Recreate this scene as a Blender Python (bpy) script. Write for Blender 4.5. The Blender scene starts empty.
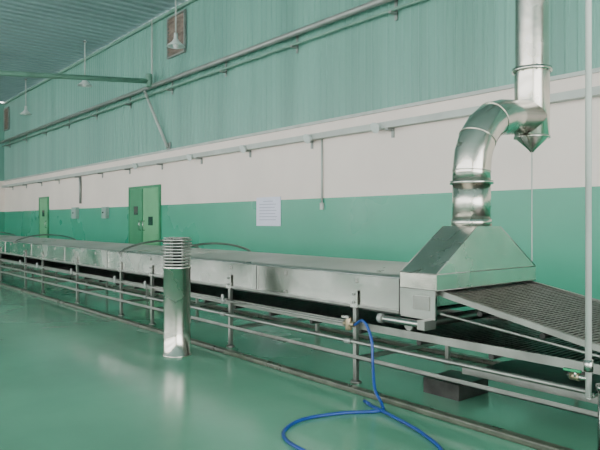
import bpy, bmesh, math, random
from mathutils import Vector, Matrix
random.seed(4)
S=bpy.context.scene

# ------------------------------------------------------------ materials
def mat(name,col,rough=.5,metal=0,var=0.0,vscale=3.0,rvar=0.0,bump=0.0,bscale=20,stretch=(1,1,1),spec=None,col2=None):
    m=bpy.data.materials.new(name); m.use_nodes=True
    nt=m.node_tree; b=nt.nodes['Principled BSDF']
    b.inputs['Base Color'].default_value=(*col,1); b.inputs['Roughness'].default_value=rough
    b.inputs['Metallic'].default_value=metal
    if spec is not None: b.inputs['Specular IOR Level'].default_value=spec
    tc=nt.nodes.new('ShaderNodeTexCoord'); mp=nt.nodes.new('ShaderNodeMapping')
    mp.inputs['Scale'].default_value=stretch
    nt.links.new(tc.outputs['Object'],mp.inputs['Vector'])
    if var>0 or col2:
        n=nt.nodes.new('ShaderNodeTexNoise'); n.inputs['Scale'].default_value=vscale; n.inputs['Detail'].default_value=5
        nt.links.new(mp.outputs[0],n.inputs['Vector'])
        r=nt.nodes.new('ShaderNodeValToRGB')
        c2=col2 if col2 else tuple(min(1,c*(1+var)) for c in col)
        c1=tuple(c*(1-var) for c in col)
        r.color_ramp.elements[0].color=(*c1,1); r.color_ramp.elements[1].color=(*c2,1)
        r.color_ramp.elements[0].position=.35; r.color_ramp.elements[1].position=.68
        nt.links.new(n.outputs['Fac'],r.inputs['Fac']); nt.links.new(r.outputs[0],b.inputs['Base Color'])
    if rvar>0:
        n=nt.nodes.new('ShaderNodeTexNoise'); n.inputs['Scale'].default_value=vscale*.6; n.inputs['Detail'].default_value=4
        nt.links.new(mp.outputs[0],n.inputs['Vector'])
        q=nt.nodes.new('ShaderNodeMapRange'); q.inputs['From Min'].default_value=.35; q.inputs['From Max'].default_value=.65
        q.inputs['To Min'].default_value=max(0,rough-rvar); q.inputs['To Max'].default_value=rough+rvar
        nt.links.new(n.outputs['Fac'],q.inputs['Value']); nt.links.new(q.outputs[0],b.inputs['Roughness'])
    if bump>0:
        n=nt.nodes.new('ShaderNodeTexNoise'); n.inputs['Scale'].default_value=bscale; n.inputs['Detail'].default_value=3
        nt.links.new(mp.outputs[0],n.inputs['Vector'])
        u=nt.nodes.new('ShaderNodeBump'); u.inputs['Strength'].default_value=bump; u.inputs['Distance'].default_value=.02
        nt.links.new(n.outputs['Fac'],u.inputs['Height']); nt.links.new(u.outputs[0],b.inputs['Normal'])
    return m

M={}
M['floor']=mat('epoxy_floor_green',(.11,.31,.205),.19,0,.13,.6,.09,.06,5,spec=.55)
M['cream']=mat('painted_wall_cream',(.84,.75,.69),.6,0,.04,.7,0,.05,30)
M['green']=mat('painted_wall_green',(.045,.35,.225),.3,0,.06,.6,.06,.03,10)
M['sheet']=mat('corrugated_sheet_green',(.165,.365,.30),.40,0,.12,.5,.05,0,1,stretch=(3,1,.12))
M['roof']=mat('roof_sheet_grey_green',(.24,.36,.365),.5,0,.10,.4)
M['steel']=mat('stainless_steel',(.44,.45,.42),.22,1,.16,2.0,.08,.05,4)
M['duct']=mat('polished_duct_steel',(.64,.62,.56),.22,1,.12,3,.08,.10,5)
M['cover']=mat('cover_sheet_steel',(.36,.39,.36),.34,.75,.06,1.2,.08,.02,3)
M['dark']=mat('dark_belt_mesh',(.05,.052,.048),.40,.6,.3,9)
M['belt']=mat('belt_wire_steel',(.17,.165,.155),.33,.9,.3,14)
M['grey']=mat('galvanised_pipe',(.30,.33,.31),.45,.5,.1,3)
M['rail']=mat('dull_steel_rail',(.27,.285,.26),.36,.85,.2,4)
M['tray']=mat('cable_tray_grey',(.46,.50,.47),.5,.1,.08,2)
M['greenpipe']=mat('green_painted_pipe',(.16,.31,.24),.45,0,.1,3)
M['door']=mat('door_green',(.045,.27,.13),.35,0,.08,2)
M['door2']=mat('door_light_green',(.13,.43,.21),.35,0,.08,2)
M['black']=mat('dark_glass',(.02,.05,.04),.1)
M['brown']=mat('rusty_shutter',(.20,.16,.13),.7,0,.25,4)
M['paper']=mat('notice_paper',(.74,.76,.90),.6,0,.03,3)
M['ink']=mat('printed_ink',(.40,.42,.55),.6)
M['white']=mat('lamp_enamel',(.66,.72,.70),.3)
M['glass']=mat('lamp_glass',(.8,.82,.8),.15)
M['blue']=mat('blue_hose_rubber',(.003,.05,.25),.35,0,.1,10)
M['vgreen']=mat('valve_handle_green',(.01,.25,.10),.4)
M['kerb']=mat('wet_concrete_kerb',(.07,.085,.06),.35,0,.3,6,.1,.2,30)
M['plast']=mat('electrical_box_plastic',(.30,.44,.39),.5)
M['redb']=mat('brass_valve',(.36,.30,.20),.35,.9)

# ------------------------------------------------------------ builder
class B:
    def __init__(s,name):
        s.n=name; s.bm=bmesh.new(); s.mats=[]
    def mi(s,m):
        m=M[m]
        if m not in s.mats: s.mats.append(m)
        return s.mats.index(m)
    def box(s,a,b,m,rot=None):
        i=s.mi(m)
        vs=[s.bm.verts.new((x,y,z)) for x in (a[0],b[0]) for y in (a[1],b[1]) for z in (a[2],b[2])]
        if rot is not None:
            c=(Vector(a)+Vector(b))/2
            for v in vs: v.co=rot@(v.co-c)+c
        for f in [(0,1,3,2),(4,6,7,5),(0,4,5,1),(2,3,7,6),(0,2,6,4),(1,5,7,3)]:
            fa=s.bm.faces.new([vs[k] for k in f]); fa.material_index=i
    def poly(s,pts,m):
        f=s.bm.faces.new([s.bm.verts.new(p) for p in pts]); f.material_index=s.mi(m); return f
    def tube(s,pts,r,m,n=14,cap=True):
        """sweep a circle along pts; r float or list"""
        i=s.mi(m); pts=[Vector(p) for p in pts]
        rs=r if isinstance(r,(list,tuple)) else [r]*len(pts)
        t0=(pts[1]-pts[0]).normalized()
        up=Vector((0,0,1)) if abs(t0.z)<.9 else Vector((1,0,0))
        a=t0.cross(up).normalized(); rings=[]
        for k,p in enumerate(pts):
            if k==0: t=t0
            elif k==len(pts)-1: t=(pts[k]-pts[k-1]).normalized()
            else:
                t=((pts[k]-pts[k-1]).normalized()+(pts[k+1]-pts[k]).normalized())
                t=t.normalized() if t.length>1e-6 else t0
            a=(a-t*a.dot(t)).normalized(); b=t.cross(a)
            rings.append([s.bm.verts.new(p+(a*math.cos(q)+b*math.sin(q))*rs[k]) for q in [2*math.pi*j/n for j in range(n)]])
        for k in range(len(rings)-1):
            for j in range(n):
                f=s.bm.faces.new((rings[k][j],rings[k][(j+1)%n],rings[k+1][(j+1)%n],rings[k+1][j])); f.material_index=i; f.smooth=True
        if cap:
            for rg in (rings[0],rings[-1]):
                try:
                    f=s.bm.faces.new(rg); f.material_index=i
                except Exception: pass
    def lathe(s,c,prof,m,n=36):
        """prof: (r,z) list around vertical axis at c(x,y)"""
        i=s.mi(m); rings=[]
        for r,z in prof:
            rings.append([s.bm.verts.new((c[0]+r*math.cos(2*math.pi*j/n),c[1]+r*math.sin(2*math.pi*j/n),z)) for j in range(n)])
        for k in range(len(rings)-1):
            for j in range(n):
                f=s.bm.faces.new((rings[k][j],rings[k][(j+1)%n],rings[k+1][(j+1)%n],rings[k+1][j])); f.material_index=i; f.smooth=True
        return rings
    def torus(s,c,R,r,m,n=36,k=8):
        i=s.mi(m); rings=[]
        for j in range(n):
            q=2*math.pi*j/n
            rings.append([s.bm.verts.new((c[0]+(R+r*math.cos(w))*math.cos(q),c[1]+(R+r*math.cos(w))*math.sin(q),c[2]+r*math.sin(w))) for w in [2*math.pi*l/k for l in range(k)]])
        for j in range(n):
            for l in range(k):
                f=s.bm.faces.new((rings[j][l],rings[(j+1)%n][l],rings[(j+1)%n][(l+1)%k],rings[j][(l+1)%k])); f.material_index=i; f.smooth=True
    def done(s,bevel=0,recalc=True):
        if recalc: bmesh.ops.recalc_face_normals(s.bm,faces=s.bm.faces)
        me=bpy.data.meshes.new(s.n); s.bm.to_mesh(me); s.bm.free()
        for m in s.mats: me.materials.append(m)
        o=bpy.data.objects.new(s.n,me); S.collection.objects.link(o)
        if bevel:
            d=o.modifiers.new('bevel','BEVEL'); d.width=bevel; d.segments=2; d.limit_method='ANGLE'; d.angle_limit=math.radians(40)
        return o

XL=-36.2; XR=5.0; YW=9.0; YN=-7.0; ZC=8.0; ZW=3.77; ZG=2.1
# ------------------------------------------------------------ room shell
b=B('floor'); b.box((XL-.2,YN-.2,-.1),(XR+.2,YW+.2,0),'floor'); b.done()

b=B('wall_back')
b.box((XL,YW,0),(XR,YW+.2,ZG),'green')
b.box((XL,YW,ZG),(XR,YW+.2,ZW),'cream')
# corrugated upper sheet
i=b.mi('sheet'); p=.20; x=XL; prev=None
while x<XR:
    for dx,dy in ((0,0),(.12,0),(.14,-.018),(.18,-.018)):
        xx=x+dx
        cur=(b.bm.verts.new((xx,YW-.005+dy,ZW)),b.bm.verts.new((xx,YW-.005+dy,ZC)))
        if prev:
            f=b.bm.faces.new((prev[0],cur[0],cur[1],prev[1])); f.material_index=i
        prev=cur
    x+=p
b.done(recalc=False)

b=B('wall_left')
b.box((XL-.2,YN,0),(XL,YW+.2,ZG),'green')
b.box((XL-.2,YN,ZG),(XL,YW+.2,ZW),'cream')
b.box((XL-.2,YN,ZW),(XL,YW+.2,ZC),'sheet')
b.done()

# unseen daylight side, put in for reflections: piers, tall windows, clerestory added for light
b=B('wall_front')
b.box((XL,YN-.2,0),(XR,YN,1.0),'green')
b.box((XL,YN-.2,3.9),(XR,YN,4.7),'cream')
b.box((XL,YN-.2,7.5),(XR,YN,ZC),'sheet')
x=XL; bays=[]
while x<XR-.5:
    b.box((x,YN-.2,1.0),(x+.5,YN,3.9),'cream'); b.box((x,YN-.2,4.7),(x+.5,YN,7.5),'sheet')
    bays.append(x+.5); x+=4.07
b.done()
b=B('window_3')
for x in bays:
    x1=min(x+3.57,XR)
    for z0,z1 in ((1.0,3.9),(4.7,7.5)):
        for k in range(4):
            xx=x+(x1-x-.06)*k/3; b.box((xx,YN-.14,z0),(xx+.06,YN-.08,z1),'tray')
        for zz in (z0,(z0+z1)/2,z1-.06): b.box((x,YN-.14,zz),(x1,YN-.08,zz+.06),'tray')
b.done()
b=B('wall_right')
b.box((XR,YN,0),(XR+.2,-3.5,ZC),'cream'); b.box((XR,6.5,0),(XR+.2,YW+.2,ZC),'cream'); b.box((XR,-3.5,5.5),(XR+.2,6.5,ZC),'sheet')
b.done()

b=B('ceiling')
i=b.mi('roof'); prev=None; x=XL
while x<XR:
    for dx,dz in ((0,0),(.26,0),(.30,-.05),(.36,-.05)):
        cur=(b.bm.verts.new((x+dx,YN-.2,ZC+dz+.05)),b.bm.verts.new((x+dx,YW+.2,ZC+dz+.05)))
        if prev:
            f=b.bm.faces.new((prev[0],cur[0],cur[1],prev[1])); f.material_index=i
        prev=cur
    x+=.40
b.done(recalc=False)

b=B('trim_1')  # eaves trim between sheet wall and roof
b.box((XL,YW-.12,ZC-.12),(XR,YW-.04,ZC-.02),'greenpipe'); b.done()
b=B('trim_2')  # flashing strip on top of the masonry
b.box((XL,YW-.05,ZW-.03),(XR,YW-.002,ZW+.03),'tray'); b.done()

# ------------------------------------------------------------ doors
def door(name,x0,x1,h,double):
    b=B(name); y=YW-.003; t=.06
    b.box((x0,y-t,0),(x0+.08,y,h),'door'); b.box((x1-.08,y-t,0),(x1,y,h),'door'); b.box((x0+.08,y-t,h-.08),(x1-.08,y,h),'door')
    xm=x0+(x1-x0)*.47
    leaves=[(x0+.08,xm-.025,'door'),(xm+.025,x1-.08,'door2')] if double else [(x0+.08,x1-.08,'door2')]
    if double: b.box((xm-.025,y-.02,0),(xm+.025,y,h-.08),'black')
    for k,(a,c,m) in enumerate(leaves):
        b.box((a,y-.045,.01),(c,y,h-.085),m)
        w=c-a; cx=(a+c)/2
        zc=1.95 if k==0 else 1.6
        b.box((cx-.15,y-.06,zc-.14),(cx+.15,y-.046,zc+.14),'black')
        b.box((a+.06,y-.055,.25),(c-.06,y-.044,1.2),m)
        b.box((a+.06,y-.052,h-.5),(c-.06,y-.044,h-.16),m)
        hx=c-.12 if k==0 else a+.12
        b.tube([(hx,y-.05,1.3),(hx,y-.11,1.3),(hx,y-.11,1.6),(hx,y-.05,1.6)],.018,'steel',8)
    b.done()
door('door_1',-20.1,-17.8,2.75,True)
door('door_2',-30.0,-28.7,2.7,False)

# ------------------------------------------------------------ vents / windows high in the wall
def louvre(name,x0,x1,z0,z1):
    b=B(name); y=YW-.03
    b.box((x0,y-.07,z0),(x0+.05,y,z1),'grey'); b.box((x1-.05,y-.07,z0),(x1,y,z1),'grey')
    b.box((x0+.05,y-.07,z0),(x1-.05,y,z0+.05),'grey'); b.box((x0+.05,y-.07,z1-.05),(x1-.05,y,z1),'grey')
    b.box((x0+.05,y-.02,z0+.05),(x1-.05,y,z1-.05),'brown')
    n=9
    for k in range(n):
        z=z0+.1+(z1-z0-.2)*(k+.5)/n
        b.box((x0+.05,y-.055,z-.02),(x1-.05,y-.022,z+.02),'brown',Matrix.Rotation(.5,3,'X'))
    b.done()
louvre('window_1',-17.25,-16.15,6.55,7.80)
louvre('window_2',-36.0,-35.1,6.45,7.65)

# ------------------------------------------------------------ pipes and trays along wall
b=B('cable_tray')
zt=3.46
b.box((XL+.05,YW-.17,zt-.07),(XR-.1,YW-.03,zt+.05),'tray')
x=-34.5
while x<4:
    b.box((x-.03,YW-.2,zt-.12),(x+.03,YW-.002,zt-.07),'grey')
    b.box((x-.03,YW-.03,zt-.25),(x+.03,YW-.002,zt-.07),'grey')
    x+=2.4
for x in (-8.35,-10.4,-12.9,-15.6,-19.2):
    b.tube([(x,YW-.26,zt-.06),(x,YW-.17,zt-.02)],[.11,.07],'white',16)
b.done()

b=B('wall_conduit'); x=-10.15
b.tube([(x,YW-.03,3.38),(x,YW-.03,2.0)],.022,'tray',8); b.box((x-.05,YW-.05,1.85),(x+.05,YW-.002,2.0),'tray'); b.done()
b=B('wall_conduit'); x=-24.7
b.tube([(x,YW-.05,3.38),(x,YW-.05,2.3)],.05,'grey',8); b.done()
for x,z0,z1,w in ((-25.2,1.7,2.15,.5),(-22.1,1.7,2.12,.38)):
    b=B('electrical_box'); b.box((x-w/2,YW-.14,z0),(x+w/2,YW-.002,z1),'plast'); b.box((x-w/2+.04,YW-.15,z0+.04),(x+w/2-.04,YW-.14,z1-.04),'plast')
    b.tube([(x,YW-.15,(z0+z1)/2),(x,YW-.18,(z0+z1)/2)],.03,'black',10)
    b.done(.01)

b=B('wall_pipe') # big pipe high up on brackets
zp=5.84
b.tube([(XL+.1,YW-.2,zp),(XR-.1,YW-.2,zp)],.07,'grey',14)
b.tube([(XL+.1,YW-.14,zp-.22),(XR-.1,YW-.14,zp-.22)],.03,'greenpipe',8)
x=-35
while x<4:
    b.box((x-.03,YW-.22,zp-.30),(x+.03,YW-.02,zp-.25),'grey'); b.box((x-.03,YW-.05,zp-.4),(x+.03,YW-.02,zp+.1),'grey')
    x+=3.0
b.done()
b=B('roof_pipe')
b.tube([(-18.0,YW-.25,5.98),(-18.0,4.36,5.58),(-18.0,-6.5,4.7)],.075,'greenpipe',14)
b.tube([(-18.0,YW-.32,5.8),(-18.0,YW-.32,6.2)],.10,'greenpipe',14)
b.tube([(-18.0,1.2,5.33),(-18.0,1.2,ZC)],.02,'grey',8)
b.tube([(-18.2,YW-.12,5.9),(-18.2,YW-.12,ZC)],.025,'tray',8)
b.done()
b=B('diagonal_brace')
b.tube([(-18.45,8.75,5.75),(-17.2,8.90,3.85)],.045,'tray',10)
b.box((-17.3,YW-.06,3.78),(-17.1,YW-.036,4.0),'grey'); b.done()

# ------------------------------------------------------------ pendant lamps
for (x,y) in ((-21.84,8.08),(-29.4,8.2),(-15.35,8.2),(-8.6,8.2)):
    b=B('pendant_lamp'); z=6.42
    b.tube([(x,y,ZC+.03),(x,y,z+.34)],.022,'tray',8)
    b.lathe((x,y),[(.001,ZC+.0),(.06,ZC-.02),(.06,ZC-.06),(.001,ZC-.07)],'grey',16)
    b.lathe((x,y),[(.001,z+.36),(.05,z+.35),(.055,z+.2),(.075,z+.17),(.10,z+.12),(.24,z+.0),(.25,z-.02),(.235,z-.02),(.095,z+.10)],'white',24)
    b.lathe((x,y),[(.09,z+.09),(.08,z+.0),(.05,z-.05),(.001,z-.07)],'glass',20)
    b.done()

# ------------------------------------------------------------ notice
b=B('wall_notice')
b.box((-12.63,YW-.02,1.48),(-11.65,YW-.002,2.18),'paper')
for k in range(7):
    z=2.08-k*.075; w=.36 if k else .2
    b.box((-12.14-w,YW-.022,z-.008),(-12.14+w*(1-.3*((k*37)%5)/5),YW-.0195,z+.008),'ink')
b.done()

# ------------------------------------------------------------ conveyor machine
YF=4.33; YB=5.83; YM=(YF+YB)/2; XE=-3.40; XS=-34.0; ZT=1.07; ZB=.77
b=B('tunnel_conveyor')
pitch=2.25; xs=[]; x=-3.80
while x>XS: xs.append(x); x-=pitch
xs.append(XS)
for k in range(len(xs)-1):
    x1=xs[k]; x0=xs[k+1]
    prof=[(YF-.02,ZB),(YF-.02,ZT),(YF+.03,ZT+.03),(YM,ZT+.075),(YB-.03,ZT+.03),(YB+.02,ZT),(YB+.02,ZB)]
    A=[(x0,y,z) for y,z in prof]; C=[(x1,y,z) for y,z in prof]
    for j in range(len(prof)-1):
        b.poly([A[j],C[j],C[j+1],A[j+1]],'steel' if j in(0,5) else 'cover')
    if k==0: b.poly(C,'steel')
    if k==len(xs)-2: b.poly(A,'steel')
    # lap strap, rolled top edge, hinges & toggle clips
    b.box((xs[k]-.035,YF-.028,ZB-.02),(xs[k]+.035,YF-.02,ZT+.0),'steel')
    b.box((xs[k]-.006,YF-.031,ZB-.02),(xs[k]+.006,YF-.028,ZT+.0),'dark')
    b.box((x0,YF-.04,ZB-.015),(x1,YF-.02,ZB+.010),'rail')
    b.tube([(x0,YF-.022,ZT+.004),(x1,YF-.022,ZT+.004)],.008,'steel',8)
    if k<6:
        for t in (.25,.75):
            xx=x0+(x1-x0)*t
            b.box((xx-.018,YF-.030,ZT-.08),(xx+.018,YF-.02,ZT-.035),'rail')
            b.box((xx-.012,YF-.036,ZB+.02),(xx+.012,YF-.02,ZB+.05),'rail')
    # thin transverse joint between cover sheets
    xx=x1-.02
    P=[(YF+.03,ZT+.032),(YM,ZT+.077),(YB-.03,ZT+.032)]
    for q in range(2):
        b.poly([(xx-.008,*P[q]),(xx+.006,*P[q]),(xx+.006,*P[q+1]),(xx-.008,*P[q+1])],'rail')
b.box((XS,YF+.02,ZB-.04),(-3.8,YB-.02,ZB-.02),'dark')
# arched bows over cover
for x in (-10.0,-16.4,-8.35,-22.0):
    pts=[]
    for k in range(17):
        t=k/16; pts.append((x,YF-.05+(YB-YF+.1)*t,ZT-.02+.20*math.sin(math.pi*t)**.6))
    b.tube(pts,.018,'rail',8)
# legs
legs=[-4.38,-6.64,-8.84,-10.0,-12.07,-14.2,-15.5,-17.8,-20.0,-22.3,-24.6,-27,-29.4,-32]
for x in legs:
    for y in (YF-.01,YB-.05):
        b.box((x-.022,y-.022,.03),(x+.022,y+.022,ZB+.10),'rail')
        b.lathe((x,y),[(.001,.0),(.055,.0),(.055,.02),(.02,.04),(.02,.08)],'rail',14)
        b.box((x-.05,y-.035,ZB-.02),(x+.05,y-.025,ZB+.15),'steel')
        for zz in (.03,.11):
            b.tube([(x,y-.05,ZB+zz),(x,y-.035,ZB+zz)],.014,'grey',8)
    b.box((x-.02,YF,.22),(x+.02,YB-.05,.26),'rail')
    b.box((x-.02,YF,.52),(x+.02,YB-.05,.55),'rail')
# lower return belt
b.box((XS,YF+.06,.555),(-1.0,YB-.1,.565),'dark')
x=-1.0
while x>-14:
    b.box((x-.012,YF+.06,.565),(x+.012,YB-.1,.578),'belt'); x-=.05
for y in (YF+.03,YB-.07):
    b.box((XS,y-.015,.53),(-1.0,y+.015,.60),'rail')
# return rollers under the belts
x=-1.4
while x>-12:
    b.tube([(x,YF+.06,.50),(x,YB-.08,.50)],.026,'dark',12); x-=.75
for x in (-3.0,-2.45,-1.9):
    z=1.0-(x+3.5)*.19-.07
    b.tube([(x,YF+.05,z),(x,YB-.05,z)],.024,'dark',12)
# angle rails low
b.box((XS,YF-.045,.245),(-1.0,YF-.035,.285),'rail'); b.box((XS,YF-.045,.245),(-1.0,YF,.255),'rail')
b.box((XS,YB-.05,.245),(-1.0,YB-.04,.285),'rail')
b.box((-3.75,YF+.25,.0),(-3.35,YF+.7,.14),'dark')
b.box((-3.2,YF+.1,.30),(-1.05,YB-.15,.31),'dark')
for y in (YF+.1,YB-.15): b.box((-3.2,y-.01,.30),(-1.05,y+.01,.36),'rail')
# descending upper belt out of the hood
L=2.45; ang=math.atan(.19); x0=-3.5; z0=1.0
def up(x): return z0-(x-x0)*.19
rot=Matrix.Rotation(ang,3,'Y')
n=int(L/.035)
b.poly([(x0,YF+.05,z0-.012),(x0+L,YF+.05,up(x0+L)-.012),(x0+L,YB-.05,up(x0+L)-.012),(x0,YB-.05,z0-.012)],'dark')
for k in range(n):
    x=x0+L*(k+.5)/n; z=up(x)
    b.box((x-.009,YF+.05,z-.008),(x+.009,YB-.05,z+.006),'belt',rot)
for k in range(16):
    y=YF+.09+(YB-YF-.18)*k/15
    b.poly([(x0,y-.006,z0+.009),(x0+L,y-.006,up(x0+L)+.009),(x0+L,y+.006,up(x0+L)+.009),(x0,y+.006,z0+.009)],'belt')
for y in (YF+.02,YB-.02):
    b.poly([(x0,y,z0+.02),(x0+L,y,up(x0+L)+.02),(x0+L,y,up(x0+L)-.03),(x0,y,z0-.03)],'rail')
    b.poly([(x0,y-.012,z0+.02),(x0+L,y-.012,up(x0+L)+.02),(x0+L,y+.012,up(x0+L)+.02),(x0,y+.012,z0+.02)],'rail')
b.tube([(-3.35,YF,.80),(-1.2,YF,.58)],.012,'rail',8)
b.tube([(-1.0,YF,.55),(-1.0,YB,.55)],.07,'steel',20)
for y in (YF+.0,YB-.05):
    b.box((-1.32,y-.02,.0),(-1.28,y+.02,.56),'rail')
b.box((-2.9,YB-.07,0),(-2.86,YB-.03,.85),'rail')
# roller shaft at hood
b.tube([(-3.95,YF-.10,.70),(-3.45,YF-.10,.70)],.03,'steel',14)
b.tube([(-3.98,YF-.10,.70),(-3.94,YF-.10,.70)],.045,'grey',14)
b.tube([(-3.7,YF-.02,.66),(-3.7,YB,.66)],.05,'rail',14)
b.box((-3.5,YF-.14,.66),(-3.42,YF+.02,.74),'rail')
# pipe rails in front
yr=4.22
b.tube([(XS,yr,.43),(-2.02,yr,.43)],.019,'rail',10)
b.tube([(XS,yr,.60),(-4.33,yr,.60)],.013,'rail',10)
for x in legs:
    b.box((x-.012,yr-.02,.42),(x+.012,YF,.44),'rail'); b.box((x-.012,yr-.02,.59),(x+.012,YF,.61),'rail')
    b.tube([(x,yr-.02,.56),(x,yr-.02,.68)],.020,'grey',8)
    b.tube([(x-.05,yr-.01,.60),(x+.05,yr-.01,.60)],.021,'grey',10)
    b.tube([(x-.04,yr-.01,.43),(x+.04,yr-.01,.43)],.026,'grey',10)
# valve where hose starts
b.tube([(-4.36,yr-.02,.54),(-4.36,yr-.02,.66)],.035,'redb',12)
b.tube([(-4.42,yr-.02,.60),(-4.28,yr-.02,.60)],.026,'redb',12)
b.box((-4.41,yr-.07,.66),(-4.31,yr-.05,.68),'steel'); b.tube([(-4.36,yr-.02,.6),(-4.36,yr-.06,.67)],.01,'steel',8)
b.done(.002)

# ------------------------------------------------------------ hood + duct
b=B('exhaust_hood')
hx0,hx1=-3.77,-3.36; hz0,hz1,hz2=1.0,1.14,1.55
cx,cy=-3.57,5.08; R=.18
def rect(x0,x1,y0,y1,z): return [(x0,y0,z),(x1,y0,z),(x1,y1,z),(x0,y1,z)]
lo=rect(hx0,hx1,YF-.05,YB+.05,hz0); mid=rect(hx0,hx1,YF-.05,YB+.05,hz1); top=rect(cx-.19,cx+.19,cy-.19,cy+.19,hz2)
for a,c in ((lo,mid),(mid,top)):
    for j in range(4):
        b.poly([a[j],a[(j+1)%4],c[(j+1)%4],c[j]],'duct')
b.poly(top,'duct')
for z in (hz0,hz1):
    r=rect(hx0,hx1,YF-.05,YB+.05,z)
    for j in range(4): b.tube([r[j],r[(j+1)%4]],.005,'rail',8)
for j in range(4): b.tube([mid[j],top[j]],.004,'rail',8)
b.box((hx0+.0,YF-.045,.74),(hx1-.02,YF-.02,hz0),'steel'); b.box((hx0,YB+.02,.74),(hx1-.02,YB+.045,hz0),'duct')
b.box((hx1-.26,YF-.052,.82),(hx1-.08,YF-.045,.94),'rail')
b.done()

b=B('ventilation_duct')
ox,oy=cx,6.17
b.tube([(cx,cy,hz2+.003),(cx,cy,1.62)],.19,'duct',40)
b.tube([(cx,cy,1.60),(cx,cy,1.96)],R,'duct',40)
b.tube([(cx,cy,1.955),(cx,cy,1.985)],.205,'duct',40)
Rb=.58; N=5
cen=(cy+Rb,2.08)
arc=[]
for k in range(0,N+1):
    q=math.pi/2*k/N*.92
    arc.append((cx,cen[0]-Rb*math.cos(q),cen[1]+Rb*math.sin(q)))
pts=[(cx,cy,1.98)]+arc
end=Vector(arc[-1]); end=end+Vector((0,1,.10)).normalized()*(oy-end.y)
pts.append(tuple(end))
b.tube(pts,R,'duct',40)
for k in (1,3,5):
    p0,p1,p2=Vector(pts[k-1]),Vector(pts[k]),Vector(pts[k+1])
    t=((p1-p0).normalized()+(p2-p1).normalized()).normalized()
    b.tube([p1-t*.005,p1+t*.005],R+.004,'duct',40)
b.lathe((ox,oy),[(.02,2.34),(.03,2.36),(R,2.50),(R,3.22)],'duct',40)
b.tube([(ox,oy,2.49),(ox,oy,2.51)],R+.008,'duct',40)
b.tube([(ox,oy,3.20),(ox,oy,3.24)],R+.025,'duct',40)
b.lathe((ox,oy),[(R-.008,3.22),(R-.008,ZC+.04)],'duct',40)
for z in (4.4,5.6,6.8): b.tube([(ox,oy,z-.012),(ox,oy,z+.012)],R+.008,'duct',40)
for q in range(8):
    a=q*math.pi/4
    b.tube([(ox+.19*math.cos(a),oy+.19*math.sin(a),3.19),(ox+.19*math.cos(a),oy+.19*math.sin(a),3.25)],.009,'grey',6)
b.tube([(ox,oy,2.35),(ox,oy,1.1),(ox,oy+.03,.02)],.006,'tray',6)
b.done()

# ------------------------------------------------------------ perforated vent stack on the floor
b=B('floor_vent_pipe'); vx,vy=-6.65,3.57; r=.16
b.lathe((vx,vy),[(.001,.001),(r+.012,.0),(r+.012,.015),(r,.02),(r,.30),(r,1.03),(r+.012,1.035),(r+.012,1.06),(r-.01,1.065),(r-.03,1.04),(.001,1.04)],'duct',44)
for k in range(9):
    b.torus((vx,vy,1.085+k*.036),r-.004+.001*k,.011,'steel',40,8)
for q in range(6):
    a=q*math.pi/3
    b.tube([(vx+(r-.025)*math.cos(a),vy+(r-.025)*math.sin(a),1.03),(vx+(r-.02)*math.cos(a),vy+(r-.02)*math.sin(a),1.385)],.008,'steel',8)
b.lathe((vx,vy),[(r-.02,1.39),(r+.005,1.40),(r-.02,1.405),(.07,1.40)],'steel',40)
b.tube([(vx,vy,1.04),(vx,vy,1.36)],.05,'dark',16)
b.done()

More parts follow.
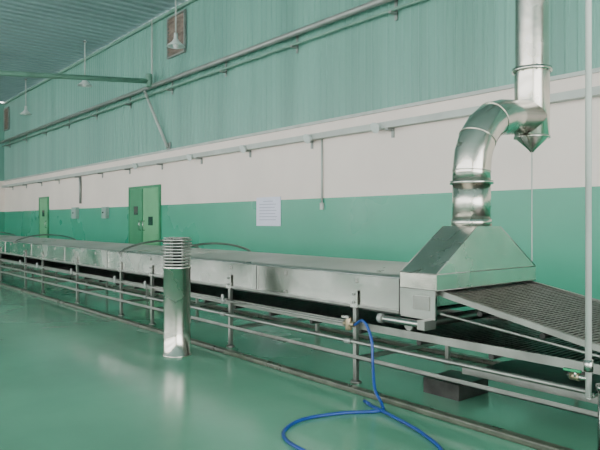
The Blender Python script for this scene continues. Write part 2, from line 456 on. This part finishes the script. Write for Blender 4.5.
# ------------------------------------------------------------ standing pole & post at right
b=B('water_supply_pole'); px,py=-1.965,4.1
b.tube([(px,py,.43),(px,py,ZC)],.020,'tray',12)
b.tube([(px,py,.60),(px,py,.68)],.030,'steel',12)
b.tube([(px-.14,py,.55),(px,py,.55)],.017,'steel',10)
b.tube([(px-.12,py,.55),(px-.06,py,.55)],.028,'redb',12)
b.box((px-.16,py-.03,.585),(px-.04,py-.01,.60),'vgreen'); b.tube([(px-.08,py-.02,.55),(px-.08,py-.02,.59)],.01,'steel',8)
b.tube([(px,py,.43),(px,py+.10,.43)],.019,'steel',10)
b.done()
b=B('steel_post'); px=-1.855
b.tube([(px,py,.02),(px,py,.50)],.045,'steel',24)
b.tube([(px,py,.50),(px,py,.53)],.058,'steel',24)
b.tube([(px,py,.0),(px,py,.02)],.09,'steel',24)
b.done()

# ------------------------------------------------------------ kerbs
b=B('floor_kerb')
b.box((XS,4.03,0),(0.5,4.12,.05),'kerb')
b.done(.012)
b=B('floor_kerb'); b.box((XS,6.0,0),(0.5,6.1,.05),'kerb'); b.done(.012)

# ------------------------------------------------------------ hose
def spline(P,n=10):
    P=[Vector(p) for p in P]; out=[]
    Q=[P[0]*2-P[1]]+P+[P[-1]*2-P[-2]]
    for k in range(1,len(Q)-2):
        for j in range(n):
            t=j/n; a,b_,c,d=Q[k-1],Q[k],Q[k+1],Q[k+2]
            out.append(.5*((2*b_)+(c-a)*t+(2*a-5*b_+4*c-d)*t*t+(3*b_-a-3*c+d)*t**3))
    out.append(P[-1]); return out
b=B('water_hose'); z=.015
H=[(-4.28,4.2,.60),(-4.12,4.16,.66),(-3.99,4.13,.52),(-3.93,4.09,.3),(-3.80,3.98,.12),(-3.64,3.90,.035),(-3.58,3.80,z),(-3.74,3.50,z),(-3.81,3.15,z),(-3.68,2.87,z),(-3.43,2.75,z),(-3.10,2.78,z),(-2.75,3.05,z),(-2.65,3.42,z),(-2.98,3.64,z),(-3.38,3.76,z+.005),(-3.75,3.86,z+.0)]
b.tube(spline(H),.0135,'blue',10)
b.tube([(-3.75,3.86,z+.004),(-3.85,3.90,z+.004)],.015,'blue',10)
b.done()

# ------------------------------------------------------------ world & light
w=bpy.data.worlds.new('daylight'); S.world=w; w.use_nodes=True
bg=w.node_tree.nodes['Background']; bg.inputs[0].default_value=(1,.985,.975,1); bg.inputs[1].default_value=6.9

cam=bpy.data.cameras.new('camera'); co=bpy.data.objects.new('camera',cam); S.collection.objects.link(co)
co.location=(0,0,1.6); co.rotation_euler=(math.radians(90),0,math.radians(50.56))
cam.sensor_width=36; cam.lens=37.2; cam.shift_y=-4/600
S.camera=co
